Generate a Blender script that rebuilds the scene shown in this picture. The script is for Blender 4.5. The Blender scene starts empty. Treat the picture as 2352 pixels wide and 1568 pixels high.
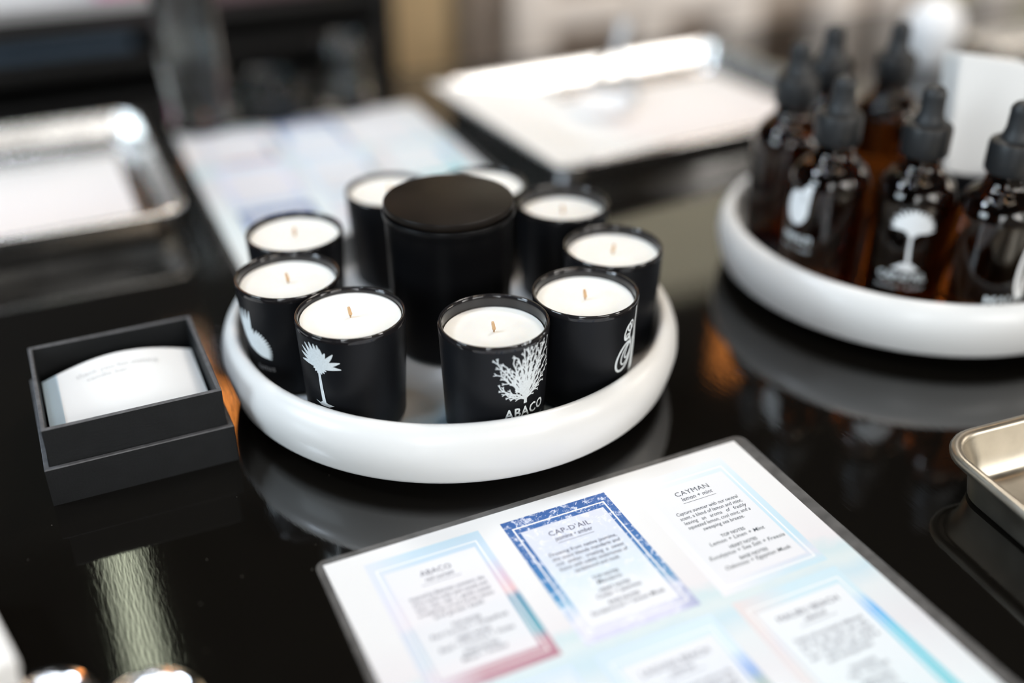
import bpy, bmesh, math, random
from mathutils import Vector, Matrix
random.seed(7)
SC = bpy.context.scene
COL = SC.collection
R = math.radians
# ------------------------------------------------------------------ camera
F_PX, PITCH, CAMH, TT = 2525.12, 0.533533, 0.42442, 0.75     # focal (px of 2352), pitch, height over table, table top height
cd = bpy.data.cameras.new('camera'); cam = bpy.data.objects.new('camera', cd); COL.objects.link(cam)
cam.location = (0, 0, TT + CAMH); cam.rotation_euler = (math.pi/2 - PITCH, 0, 0)
cd.sensor_width = 36; cd.lens = F_PX/2352*36
cd.dof.use_dof = True; cd.dof.focus_distance = 0.668; cd.dof.aperture_fstop = 1.18; cd.dof.aperture_blades = 9
cd.clip_start = 0.02
SC.camera = cam
SC.view_settings.view_transform = 'Standard'; SC.view_settings.look = 'None'
SC.view_settings.exposure = 0.0; SC.view_settings.gamma = 1; SC.view_settings.use_curve_mapping = False
SC.cycles.use_denoising = True
SC.cycles.caustics_reflective = False; SC.cycles.caustics_refractive = False
SC.cycles.sample_clamp_indirect = 6; SC.cycles.blur_glossy = 0.5
# ------------------------------------------------------------------ sky seen through the windows
W = bpy.data.worlds.new('sky'); SC.world = W; W.use_nodes = True
wn, wl = W.node_tree.nodes, W.node_tree.links
bg = wn['Background']; bg.inputs['Strength'].default_value = 1.0
tc = wn.new('ShaderNodeTexCoord'); sx = wn.new('ShaderNodeSeparateXYZ'); cr = wn.new('ShaderNodeValToRGB')
wl.new(tc.outputs['Generated'], sx.inputs[0]); wl.new(sx.outputs['Z'], cr.inputs[0]); wl.new(cr.outputs[0], bg.inputs['Color'])
cr.color_ramp.elements[0].position = 0.0; cr.color_ramp.elements[0].color = (0.8, 0.8, 0.62, 1)
cr.color_ramp.elements[1].position = 0.9; cr.color_ramp.elements[1].color = (2.6, 2.8, 2.9, 1)
e_ = cr.color_ramp.elements.new(0.42); e_.color = (1.25, 1.24, 0.98, 1)
# ------------------------------------------------------------------ frames
ANG = R(25.0)
E1 = Vector((math.cos(ANG), math.sin(ANG), 0)); E2 = Vector((-math.sin(ANG), math.cos(ANG), 0))
def RF(a, b, z): return E1*a + E2*b + Vector((0, 0, z))          # room frame -> world
def at(px, py, h=0.0):                                            # photo pixel -> point at height h over the table
    u = (px-1176)/F_PX; v = (py-784)/F_PX
    d = Vector((u, math.cos(PITCH)-v*math.sin(PITCH), -math.sin(PITCH)-v*math.cos(PITCH)))
    k = (h-CAMH)/d.z
    return Vector((d.x*k, d.y*k, TT+h))
# ------------------------------------------------------------------ lights: daylight windows, lamps and added fill
def area(name, loc, target, sx_, sy_, power, color):
    l = bpy.data.lights.new(name, 'AREA'); l.shape = 'RECTANGLE'; l.size = sx_; l.size_y = sy_; l.energy = power; l.color = color
    o = bpy.data.objects.new(name, l); COL.objects.link(o); o.location = loc
    o.rotation_euler = (Vector(target)-Vector(loc)).to_track_quat('-Z', 'Y').to_euler()
    return o
area('front_window_and_fill', RF(0.9, -3.12, 1.95), RF(0.3, 0, 1.0), 1.5, 1.7, 79, (1.0, 0.985, 0.96))
area('front_window_and_fill', RF(-1.9, -3.12, 1.95), RF(-0.4, 0, 1.0), 1.3, 1.7, 66, (0.93, 0.97, 1.0))
area('front_window_and_fill', RF(3.2, -3.12, 1.95), RF(1.4, 2, 1.0), 1.3, 1.7, 95, (1.0, 0.97, 0.93))  # added to brighten the white display unit, not a window of the room
area('left_window_daylight', RF(-3.92, 0.4, 1.9), RF(0, 0.4, 1.2), 1.6, 1.5, 110, (0.76, 0.90, 1.0))
area('right_window_daylight', RF(4.9, -0.2, 1.9), RF(0, 0.4, 1.0), 1.6, 1.4, 40, (1.0, 0.90, 0.78))
# panels added to the ceiling as top-down fill: a, b, size a, size b, watts, colour
FILL_PANELS = [(-0.75, 1.15, .50, .50, 8, (0.88, 0.94, 1.0)), (-0.05, 0.05, .50, .50, 1.5, (0.92, 0.96, 1.0)), (-0.75, -0.45, .50, .50, 1, (0.95, 0.97, 1.0)),
          (1.05, 0.75, .18, 1.1, 7, (1.0, 0.84, 0.66)), (0.75, -0.75, .9, .2, 4, (1.0, 0.88, 0.72)), (-1.9, 1.3, .5, .5, 60, (0.74, 0.86, 1.0)), (1.6, 1.6, .5, .5, 34, (1.0, 0.93, 0.86))]
for a, b, sa, sb, pw, c_ in FILL_PANELS:
    o_ = area('fill_panel_light', RF(a, b, 3.325), RF(a, b, 0), sa, sb, pw, c_); o_.rotation_euler = (0, 0, ANG)
LAMPS = [(-1.35, 1.05, 2.45, 3, (0.70, 0.82, 1.0)), (0.45, 0.0, 2.45, 4, (1.0, 0.70, 0.42)), (1.9, 0.75, 2.45, 4, (1.0, 0.66, 0.36)),
         (-0.30, 0.55, 2.45, 5, (0.80, 0.90, 1.0)), (-0.12, 0.80, 2.45, 4.5, (0.74, 0.86, 1.0)), (-0.42, 0.25, 2.45, 3.5, (0.78, 0.88, 1.0))]  # cool bulbs added to strengthen the highlights on the bottles
# ------------------------------------------------------------------ materials
def nd(nt, t, **kw):
    n = nt.nodes.new(t)
    for k, v in kw.items():
        if k in n.inputs: n.inputs[k].default_value = v
        else: setattr(n, k, v)
    return n
def mat(name, base=(0.5, 0.5, 0.5), rough=0.5, metal=0.0, trans=0.0, ior=1.5, spec=None, coat=0.0, sss=0.0, alpha=1.0,
        noise=0.0, nscale=20.0, bump=0.0, bscale=200.0, emit=None, rnoise=0.0):
    m = bpy.data.materials.new(name); m.use_nodes = True; nt = m.node_tree; b = nt.nodes['Principled BSDF']
    b.inputs['Base Color'].default_value = (*base, 1); b.inputs['Roughness'].default_value = rough
    b.inputs['Metallic'].default_value = metal; b.inputs['Transmission Weight'].default_value = trans
    b.inputs['IOR'].default_value = ior; b.inputs['Coat Weight'].default_value = coat; b.inputs['Coat Roughness'].default_value = 0.06
    b.inputs['Alpha'].default_value = alpha
    if sss: b.inputs['Subsurface Weight'].default_value = sss; b.inputs['Subsurface Radius'].default_value = (0.01, 0.008, 0.006); b.inputs['Subsurface Scale'].default_value = 0.5
    if spec is not None: b.inputs['Specular IOR Level'].default_value = spec
    if emit: b.inputs['Emission Color'].default_value = (*emit[0], 1); b.inputs['Emission Strength'].default_value = emit[1]
    t = nd(nt, 'ShaderNodeTexCoord')
    if noise:
        n = nd(nt, 'ShaderNodeTexNoise', Scale=nscale, Detail=4.0); nt.links.new(t.outputs['Object'], n.inputs['Vector'])
        c = nd(nt, 'ShaderNodeValToRGB'); nt.links.new(n.outputs['Fac'], c.inputs[0])
        c.color_ramp.elements[0].position = .3; c.color_ramp.elements[1].position = .7
        c.color_ramp.elements[0].color = (*[x*(1-noise) for x in base], 1); c.color_ramp.elements[1].color = (*[min(1, x*(1+noise)) for x in base], 1)
        nt.links.new(c.outputs[0], b.inputs['Base Color'])
    if rnoise:
        n = nd(nt, 'ShaderNodeTexNoise', Scale=nscale, Detail=3.0); nt.links.new(t.outputs['Object'], n.inputs['Vector'])
        r = nd(nt, 'ShaderNodeMapRange'); nt.links.new(n.outputs['Fac'], r.inputs[0])
        r.inputs[3].default_value = max(0, rough-rnoise); r.inputs[4].default_value = rough+rnoise
        nt.links.new(r.outputs[0], b.inputs['Roughness'])
    if bump:
        n = nd(nt, 'ShaderNodeTexNoise', Scale=bscale, Detail=3.0); nt.links.new(t.outputs['Object'], n.inputs['Vector'])
        q = nd(nt, 'ShaderNodeBump', Strength=bump, Distance=0.001); nt.links.new(n.outputs['Fac'], q.inputs['Height']); nt.links.new(q.outputs[0], b.inputs['Normal'])
    return m
M = {}
M['cup'] = mat('matte_black_glass', (0.0055, 0.006, 0.0075), 0.40, bump=.05, bscale=900, spec=.22)
M['cup_in'] = mat('glossy_black_glass', (0.012, 0.011, 0.012), 0.08)
M['wax'] = mat('cream_wax', (0.93, 0.905, 0.85), 0.5, sss=0.25, noise=.02, nscale=60)
M['wick'] = mat('tan_wick', (0.62, 0.40, 0.22), 0.8)
M['print_bright'] = mat('bright_white_print', (0.85, 0.87, 0.88), 0.6)
M['print'] = mat('white_print', (0.70, 0.75, 0.77), 0.6, noise=.08, nscale=900)
M['print_soft'] = mat('grey_print', (0.36, 0.36, 0.37), 0.6)
M['lid'] = mat('matte_black_lid', (0.011, 0.0085, 0.007), 0.38, spec=.09, noise=.25, nscale=40, rnoise=.05)
M['jar'] = mat('satin_black_glass', (0.003, 0.003, 0.0035), 0.36, spec=.12)
M['tray'] = mat('white_satin_tray', (0.77, 0.765, 0.75), 0.36, coat=.15)
M['base'] = mat('black_rubber', (0.012, 0.012, 0.012), 0.6)
M['amber'] = mat('amber_glass', (0.12, 0.030, 0.004), 0.005, trans=1.0, ior=1.50, spec=.8)
M['rubber'] = mat('black_rubber_bulb', (0.012, 0.014, 0.016), 0.5)
M['cap'] = mat('black_plastic_cap', (0.010, 0.0115, 0.013), 0.42)
M['alu'] = mat('aluminium', (0.80, 0.79, 0.77), 0.24, metal=1, noise=.06, nscale=30, rnoise=.06)
M['alu_worn'] = mat('worn_aluminium', (0.43, 0.395, 0.33), 0.36, metal=1, noise=.12, nscale=45, rnoise=.1)
M['steel'] = mat('polished_steel', (0.85, 0.85, 0.86), 0.12, metal=1)
M['paper'] = mat('white_paper', (0.86, 0.86, 0.85), 0.75)
M['pinkpaper'] = mat('blush_paper', (0.84, 0.80, 0.78), 0.7)
M['bluestrip'] = mat('pale_blue_ink', (0.50, 0.64, 0.74), 0.6)
M['box'] = mat('black_card_board', (0.009, 0.010, 0.011), 0.65, spec=.3, noise=.15, nscale=80, bump=.25, bscale=700)
M['edge'] = mat('worn_board_edge', (0.10, 0.10, 0.105), 0.6, noise=.3, nscale=200)
M['ink'] = mat('dark_ink', (0.04, 0.042, 0.085), 0.7, spec=.1)
M['ink_green'] = mat('slate_ink', (0.04, 0.055, 0.07), 0.7, spec=.1)
M['faint'] = mat('faint_ink', (0.62, 0.62, 0.62), 0.6)
M['line'] = mat('white_rule', (0.84, 0.84, 0.84), 0.55)
M['plastic'] = mat('clear_laminate', (0.30, 0.29, 0.28), 0.22, alpha=.22, noise=.3, nscale=120, spec=.4)
M['glass'] = mat('clear_glass', (0.93, 0.97, 0.97), 0.02, trans=1, ior=1.3)
M['white_ceramic'] = mat('white_ceramic', (0.88, 0.88, 0.89), 0.3)
M['white_paint'] = mat('white_painted_wood', (0.92, 0.86, 0.81), 0.5, noise=.04, nscale=8)
M['greige'] = mat('greige_panel', (0.60, 0.52, 0.45), 0.6, noise=.05, nscale=5)
M['taupe'] = mat('taupe_panel', (0.32, 0.26, 0.21), 0.6, noise=.08, nscale=5)
M['wood'] = mat('tan_wood', (0.78, 0.58, 0.33), 0.45, noise=.12, nscale=12)
M['brownwood'] = mat('brown_wood', (0.12, 0.08, 0.045), 0.5, noise=.2, nscale=12)
M['black'] = mat('black_lacquer', (0.012, 0.013, 0.014), 0.25)
M['shelfblack'] = mat('black_stained_wood', (0.006, 0.006, 0.006), 0.5, spec=.25)
M['darkblue'] = mat('window_sheen_blue', (0.07, 0.11, 0.16), 0.35)
M['wall'] = mat('warm_white_plaster', (0.60, 0.55, 0.49), 0.85, noise=.03, nscale=6, bump=.1, bscale=80)
M['darkwall'] = mat('charcoal_plaster', (0.035, 0.033, 0.031), 0.8, noise=.1, nscale=6)
M['ceil'] = mat('charcoal_ceiling', (0.030, 0.028, 0.026), 0.9, noise=.1, nscale=6)
M['floor'] = mat('dark_floor', (0.06, 0.045, 0.035), 0.5, noise=.2, nscale=4)
M['pink'] = mat('magenta_glass', (0.45, 0.10, 0.24), 0.3)
M['red'] = mat('red_glass', (0.40, 0.05, 0.07), 0.3)
M['mauve'] = mat('mauve_paper', (0.16, 0.10, 0.11), 0.7)
M['bulb_cool'] = mat('cool_bulb', (1, 1, 1), 0.5, emit=((0.75, 0.87, 1.0), 3))
M['bulb_warm'] = mat('warm_bulb', (1, 1, 1), 0.5, emit=((1.0, 0.75, 0.45), 3))
M['strip'] = mat('lamp_diffuser', (0.8, 0.8, 0.8), 0.5, emit=((0.84, 0.90, 0.66), 9.0))
# glossy black table: fine scratches, dust, a few worn wood patches
def table_mat():
    m = mat('black_lacquered_table', (0.0045, 0.0038, 0.003), 0.05, ior=1.75); nt = m.node_tree; b = nt.nodes['Principled BSDF']
    t = nd(nt, 'ShaderNodeTexCoord')
    v = nd(nt, 'ShaderNodeTexVoronoi', Scale=95.0, Randomness=1.0); nt.links.new(t.outputs['Object'], v.inputs['Vector'])
    lt = nd(nt, 'ShaderNodeMath', operation='LESS_THAN'); lt.inputs[1].default_value = .030; nt.links.new(v.outputs['Distance'], lt.inputs[0])
    n = nd(nt, 'ShaderNodeTexNoise', Scale=7.0, Detail=3.0); nt.links.new(t.outputs['Object'], n.inputs['Vector'])
    gt = nd(nt, 'ShaderNodeMath', operation='GREATER_THAN'); gt.inputs[1].default_value = .50; nt.links.new(n.outputs['Fac'], gt.inputs[0])
    mu = nd(nt, 'ShaderNodeMath', operation='MULTIPLY'); nt.links.new(lt.outputs[0], mu.inputs[0]); nt.links.new(gt.outputs[0], mu.inputs[1])
    mx = nd(nt, 'ShaderNodeMix', data_type='RGBA'); mx.inputs[6].default_value = (0.0045, 0.0038, 0.003, 1); mx.inputs[7].default_value = (0.16, 0.15, 0.13, 1)
    nt.links.new(mu.outputs[0], mx.inputs[0]); nt.links.new(mx.outputs[2], b.inputs['Base Color'])
    r = nd(nt, 'ShaderNodeMapRange'); nt.links.new(n.outputs['Fac'], r.inputs[0]); r.inputs[3].default_value = .03; r.inputs[4].default_value = .065
    nt.links.new(r.outputs[0], b.inputs['Roughness'])
    w = nd(nt, 'ShaderNodeTexNoise', Scale=420.0, Detail=2.0); mp = nd(nt, 'ShaderNodeMapping'); mp.inputs['Scale'].default_value = (1, .25, 1)
    nt.links.new(t.outputs['Object'], mp.inputs[0]); nt.links.new(mp.outputs[0], w.inputs['Vector'])
    bp = nd(nt, 'ShaderNodeBump', Strength=.022, Distance=.001); nt.links.new(w.outputs['Fac'], bp.inputs['Height']); nt.links.new(bp.outputs[0], b.inputs['Normal'])
    return m
M['table'] = table_mat()
def art(name, stops, foam=0.0, foamcol=(0.85, 0.87, 0.95), scale=60., mixwhite=0.0, warp=.02, length=.106, xmix=None, fstart=0., coat=.25, cool=None):
    """Printed picture: colour bands down the card (object -y), torn up by noise; ink only."""
    m = bpy.data.materials.new(name); m.use_nodes = True; nt = m.node_tree; b = nt.nodes['Principled BSDF']; L = nt.links.new
    b.inputs['Roughness'].default_value = .6; b.inputs['Coat Weight'].default_value = coat; b.inputs['Coat Roughness'].default_value = .15
    t = nd(nt, 'ShaderNodeTexCoord'); s = nd(nt, 'ShaderNodeSeparateXYZ'); L(t.outputs['Object'], s.inputs[0])
    n = nd(nt, 'ShaderNodeTexNoise', Scale=scale, Detail=6.0, Roughness=.65); L(t.outputs['Object'], n.inputs['Vector'])
    a = nd(nt, 'ShaderNodeMath', operation='MULTIPLY'); a.inputs[1].default_value = -1/length; L(s.outputs['Y'], a.inputs[0])
    c = nd(nt, 'ShaderNodeMath', operation='MULTIPLY_ADD'); c.inputs[1].default_value = warp*10; L(n.outputs['Fac'], c.inputs[0]); L(a.outputs[0], c.inputs[2])
    d = nd(nt, 'ShaderNodeMath', operation='SUBTRACT'); d.inputs[1].default_value = warp*5; L(c.outputs[0], d.inputs[0])
    r = nd(nt, 'ShaderNodeValToRGB'); L(d.outputs[0], r.inputs[0])
    while len(r.color_ramp.elements) < len(stops): r.color_ramp.elements.new(.5)
    for e, (p, col) in zip(r.color_ramp.elements, stops): e.position = p; e.color = (*col, 1)
    out = r.outputs[0]
    if xmix:                                     # fades towards another ink across the card
        xr = nd(nt, 'ShaderNodeMapRange'); L(s.outputs['X'], xr.inputs[0]); xr.inputs[1].default_value = xmix[0]; xr.inputs[2].default_value = xmix[1]
        q = nd(nt, 'ShaderNodeMix', data_type='RGBA'); L(xr.outputs[0], q.inputs[0]); L(out, q.inputs[6]); q.inputs[7].default_value = (*xmix[2], 1); out = q.outputs[2]
    if foam:
        v = nd(nt, 'ShaderNodeTexNoise', Scale=scale*4.5, Detail=8.0, Roughness=.75); v.inputs['Distortion'].default_value = 1.2; L(t.outputs['Object'], v.inputs['Vector'])
        f = nd(nt, 'ShaderNodeMapRange'); L(v.outputs['Fac'], f.inputs[0]); f.inputs[1].default_value = .53; f.inputs[2].default_value = .60; f.inputs[4].default_value = foam
        q = nd(nt, 'ShaderNodeMix', data_type='RGBA'); L(f.outputs[0], q.inputs[0]); L(out, q.inputs[6]); q.inputs[7].default_value = (*foamcol, 1); out = q.outputs[2]
    if mixwhite:
        q = nd(nt, 'ShaderNodeMix', data_type='RGBA'); q.inputs[0].default_value = mixwhite; L(out, q.inputs[6]); q.inputs[7].default_value = (.775, .77, .795, 1); out = q.outputs[2]
    L(out, b.inputs['Base Color'])
    return m
# ------------------------------------------------------------------ mesh helpers
def fin(name, bm, m, parent=None, loc=None, rotz=0.0, smooth=40, rot=None):
    me = bpy.data.meshes.new(name); bmesh.ops.remove_doubles(bm, verts=bm.verts, dist=1e-7)
    bmesh.ops.recalc_face_normals(bm, faces=bm.faces); bm.to_mesh(me); bm.free()
    for x in (m if isinstance(m, (list, tuple)) else [m]): me.materials.append(x)
    if smooth: me.shade_smooth(); me.set_sharp_from_angle(angle=R(smooth))
    o = bpy.data.objects.new(name, me); COL.objects.link(o)
    if parent: o.parent = parent
    if loc is not None: o.location = loc
    if rot is not None: o.rotation_euler = rot
    elif rotz: o.rotation_euler = (0, 0, rotz)
    return o
def tag(o, label, cat, group=None):
    o['label'] = label; o['category'] = cat
    if group: o['group'] = group
    return o
def thing(name, label, cat, loc=(0, 0, 0), rotz=0.0, group=None):
    o = bpy.data.objects.new(name, None); COL.objects.link(o); o.location = loc; o.rotation_euler = (0, 0, rotz); o.empty_display_size = .05
    return tag(o, label, cat, group)
def structure(o): o['kind'] = 'structure'; return o
def lathe(bm, prof, n=96, cx=0, cy=0, cz=0, mi=0, close=False):
    rings = []
    for r, z in prof:
        if r < 1e-6: rings.append([bm.verts.new((cx, cy, cz+z))])
        else: rings.append([bm.verts.new((cx+r*math.cos(2*math.pi*i/n), cy+r*math.sin(2*math.pi*i/n), cz+z)) for i in range(n)])
    pairs = list(zip(rings, rings[1:])) + ([(rings[-1], rings[0])] if close else [])
    for a, b in pairs:
        for i in range(n):
            j = (i+1) % n
            if len(a) == 1 and len(b) == 1: continue
            vs = [a[0], b[j], b[i]] if len(a) == 1 else ([a[i], a[j], b[0]] if len(b) == 1 else [a[i], a[j], b[j], b[i]])
            f = bm.faces.new(vs); f.material_index = mi
def box(bm, x0, x1, y0, y1, z0, z1, bev=0.0, mi=0):
    vs = [bm.verts.new((x, y, z)) for z in (z0, z1) for x, y in ((x0, y0), (x1, y0), (x1, y1), (x0, y1))]
    fs = [(0, 3, 2, 1), (4, 5, 6, 7), (0, 1, 5, 4), (1, 2, 6, 5), (2, 3, 7, 6), (3, 0, 4, 7)]
    nf = [bm.faces.new([vs[i] for i in f]) for f in fs]
    for f in nf: f.material_index = mi
    if bev:
        es = list({e for f in nf for e in f.edges})
        bmesh.ops.bevel(bm, geom=es, offset=bev, segments=2, affect='EDGES', profile=.5)
def arc(cx, cz, r, a0, a1, n=6):
    return [(cx+r*math.cos(R(a0+(a1-a0)*i/n)), cz+r*math.sin(R(a0+(a1-a0)*i/n))) for i in range(n+1)]
def rrect(w, d, r, n=8):
    r = max(r, 1e-4); pts = []
    for cx, cy, a in ((w-r, d-r, 0), (r, d-r, 90), (r, r, 180), (w-r, r, 270)):
        for i in range(n+1): t = R(a+90*i/n); pts.append((cx+r*math.cos(t), cy+r*math.sin(t)))
    return pts
def loft(bm, loops, cap0=True, cap1=True):
    rs = [[bm.verts.new(p) for p in l] for l in loops]; n = len(rs[0])
    for a, b in zip(rs, rs[1:]):
        for i in range(n): j = (i+1) % n; bm.faces.new((a[i], a[j], b[j], b[i]))
    if cap0: bm.faces.new(rs[0])
    if cap1: bm.faces.new(rs[-1])
def tube(bm, pts, rad, n=12, caps=True):
    pts = [Vector(p) for p in pts]; rings = []
    for i, p in enumerate(pts):
        t = (pts[min(i+1, len(pts)-1)]-pts[max(i-1, 0)]).normalized(); a = t.cross(Vector((0, 0, 1)))
        if a.length < 1e-4: a = t.cross(Vector((1, 0, 0)))
        a.normalize(); b = t.cross(a); r = rad[i] if isinstance(rad, (list, tuple)) else rad
        rings.append([bm.verts.new(p+a*r*math.cos(2*math.pi*k/n)+b*r*math.sin(2*math.pi*k/n)) for k in range(n)])
    for x, y in zip(rings, rings[1:]):
        for k in range(n): j = (k+1) % n; bm.faces.new((x[k], x[j], y[j], y[k]))
    if caps: bm.faces.new(rings[0]); bm.faces.new(rings[-1])
_tc = {}
def text_into(bm, s, size, x, y, align='CENTER', shear=0.0, mi=0, spacing=1.0, bold=0.0, z=0.0, res=2, width=None):
    key = (s, size, align, shear, spacing, bold, res)
    if key not in _tc:
        c = bpy.data.curves.new('t', 'FONT'); c.body = s; c.size = size; c.align_x = align; c.shear = shear; c.resolution_u = res
        c.space_character = spacing; c.offset = bold
        o = bpy.data.objects.new('t', c); COL.objects.link(o); dg = bpy.context.evaluated_depsgraph_get()
        me = bpy.data.meshes.new_from_object(o.evaluated_get(dg)); _tc[key] = ([tuple(v.co) for v in me.vertices], [tuple(p.vertices) for p in me.polygons])
        bpy.data.objects.remove(o); bpy.data.curves.remove(c); bpy.data.meshes.remove(me)
    vs, fs = _tc[key]
    k = 1.0
    if width and vs: k = width/(max(v[0] for v in vs)-min(v[0] for v in vs))
    nv = [bm.verts.new((x+v[0]*k, y+v[1], z)) for v in vs]
    for f in fs:
        try: q = bm.faces.new([nv[i] for i in f]); q.material_index = mi
        except ValueError: pass
# ------------------------------------------------------------------ the room
HC = 3.4
def wallbox(name, a0, a1, b0, b1, z0, z1, m, holes=None, axis='a'):
    """Wall in the room frame, cut into boxes around its openings (holes: lo, hi, z0, z1 along the wall)."""
    bm = bmesh.new()
    lo, hi = (a0, a1) if axis == 'a' else (b0, b1)
    cur = lo
    segs = []
    for (h0, h1, hz0, hz1) in sorted(holes or []):
        segs.append((cur, h0, z0, z1)); segs.append((h0, h1, z0, hz0)); segs.append((h0, h1, hz1, z1)); cur = h1
    segs.append((cur, hi, z0, z1))
    for s0, s1, q0, q1 in segs:
        if s1-s0 < 1e-4 or q1-q0 < 1e-4: continue
        if axis == 'a': box(bm, s0, s1, b0, b1, q0, q1)
        else: box(bm, a0, a1, s0, s1, q0, q1)
    return structure(fin(name, bm, m, rotz=ANG, smooth=0))
bm = bmesh.new(); box(bm, -4.1, 5.1, -3.4, 4.2, -.1, 0); structure(fin('floor', bm, M['floor'], rotz=ANG, smooth=0))
bm = bmesh.new(); box(bm, -4.1, 5.1, -3.4, 4.2, HC, HC+.1); structure(fin('ceiling', bm, M['ceil'], rotz=ANG, smooth=0))
WB = 4.0
wallbox('wall_back', -4.0, 5.0, WB, WB+.12, 0, HC, M['darkwall'])
wallbox('wall_front', -4.0, 5.0, -3.32, -3.2, 0, HC, M['wall'])
wallbox('wall_left', -4.12, -4.0, -3.3, 4.1, 0, HC, M['darkwall'], axis='b')
wallbox('wall_right', 5.0, 5.12, -3.3, 4.1, 0, HC, M['wall'], axis='b')
# ------------------------------------------------------------------ table
bm = bmesh.new(); box(bm, -1.75, 1.75, -0.62, 1.335, TT-.035, TT, bev=.003)
tb = thing('display_table', 'large glossy black table carrying candles, bottles, pans and laminated menus', 'table', (0, 0, 0), ANG)
fin('tabletop', bm, M['table'], tb, smooth=0)
bm = bmesh.new(); box(bm, -1.62, 1.62, -.52, 1.22, TT-.12, TT-.0352); fin('apron', bm, M['black'], tb)
for x in (-1.58, 1.50):
    for y in (-.5, 1.12):
        bm = bmesh.new(); box(bm, x, x+.08, y, y+.08, 0, TT-.12, bev=.004); fin('leg', bm, M['black'], tb)
# ------------------------------------------------------------------ units: u = one candle-cup radius, measured from the camera fit
U = 0.0345
def P(x, y, z=0.0): return Vector((x*U, y*U, TT + (z+2.85)*U))
FLOORZ = -2.155
# ---- round trays on turntables
def round_tray(label, x, y, liner):
    t = thing('round_tray', label, 'tray', P(x, y, -2.85), 0, 'white round trays')
    k = U; bm = bmesh.new()
    prof = [(0, .30), (3.7, .30), (4.33, .30)] + arc(4.33, .50, .20, -90, -20, 7)[1:] + [(4.59, .68), (4.64, .92), (4.625, 1.15), (4.57, 1.31), (4.50, 1.43), (4.42, 1.505), (4.355, 1.53), (4.29, 1.505), (4.25, 1.45), (4.235, 1.34), (4.22, 1.02), (4.18, .80), (4.10, .705), (3.98, .68), (0, .68)]
    lathe(bm, [(r*k, z*k) for r, z in prof], 128); fin('tray_body', bm, M['tray'], t, smooth=60)
    bm = bmesh.new(); lathe(bm, [(0, 0), (2.9*k, 0), (3.0*k, .03*k), (3.0*k, .30*k), (0, .30*k)], 96); o = fin('turntable_base', bm, M['base'], t); o['label'] = 'dark turntable base'
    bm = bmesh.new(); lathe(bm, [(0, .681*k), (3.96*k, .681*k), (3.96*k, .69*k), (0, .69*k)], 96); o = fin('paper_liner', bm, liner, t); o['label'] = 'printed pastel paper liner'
    return t
liner_m = art('shaded_pastel_print', [(0, (.72, .70, .68)), (.27, (.66, .68, .70)), (.36, (.42, .58, .70)), (.46, (.68, .70, .72)), (.8, (.74, .68, .66)), (1, (.72, .62, .60))], warp=.05, scale=9, length=.3, coat=.6)  # pastel print, greyed for the shade between the candles
liner_m2 = M['cup_in']
CX, CY = -1.2535, 19.797
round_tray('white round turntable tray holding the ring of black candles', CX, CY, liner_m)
round_tray('white round turntable tray holding the amber dropper bottles', 9.653, 24.047, liner_m2)
# ---- prints wrapped round a glass
class Wrap:
    """flat drawing (s to the right, z up, in u) wrapped on a cone of radius rad(z)."""
    def __init__(s, rad, phi0): s.bm = bmesh.new(); s.rad = rad; s.phi0 = phi0
    def poly(s, pts):
        try: s.bm.faces.new([s.bm.verts.new((x, y, 0)) for x, y in pts])
        except ValueError: pass
    def stroke(s, pts, w0, w1=None):
        w1 = w0 if w1 is None else w1; n = len(pts); prev = None
        for i, (x, y) in enumerate(pts):
            ax, ay = pts[max(i-1, 0)]; bx, by = pts[min(i+1, n-1)]; l = math.hypot(bx-ax, by-ay) or 1; w = (w0+(w1-w0)*i/(n-1))/2
            nx, ny = -(by-ay)/l*w, (bx-ax)/l*w; cur = (s.bm.verts.new((x+nx, y+ny, 0)), s.bm.verts.new((x-nx, y-ny, 0)))
            if prev: s.bm.faces.new((prev[0], prev[1], cur[1], cur[0]))
            prev = cur
    def leaf(s, x, y, ang, ln, wd, bend=0.0, n=7):
        L_, R_ = [], []
        for i in range(n+1):
            t = i/n; a = R(ang+bend*t); px = x+math.cos(a)*ln*t; py = y+math.sin(a)*ln*t; w = wd*math.sin(math.pi*(.12+.83*t))*.5
            L_.append((px-math.sin(a)*w, py+math.cos(a)*w)); R_.append((px+math.sin(a)*w, py-math.cos(a)*w))
        for i in range(n): s.poly([L_[i], R_[i], R_[i+1], L_[i+1]])
    def text(s, *a, **k): text_into(s.bm, *a, **k)
    def done(s, name, m, parent, lab=None):
        for f in [f for f in s.bm.faces if len(f.verts) > 4]: pass
        bmesh.ops.triangulate(s.bm, faces=s.bm.faces)
        for i_ in range(-14, 15):
            bmesh.ops.bisect_plane(s.bm, geom=s.bm.verts[:]+s.bm.edges[:]+s.bm.faces[:], dist=1e-6, plane_co=(i_*.07, 0, 0), plane_no=(1, 0, 0))
        for v in s.bm.verts:
            sx_, z = v.co.x, v.co.y; r = s.rad(z)+.008; a = s.phi0+sx_/r
            v.co = Vector((r*U*math.cos(a), r*U*math.sin(a), (z-FLOORZ)*U))
        me_n = s.bm; me = bpy.data.meshes.new(name); me_n.to_mesh(me); me_n.free(); me.materials.append(m)
        o = bpy.data.objects.new(name, me); COL.objects.link(o); o.parent = parent
        if lab: o['label'] = lab
        return o
def facing(x, y, deg): return math.atan2(-y, -x) + R(deg)
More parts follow.
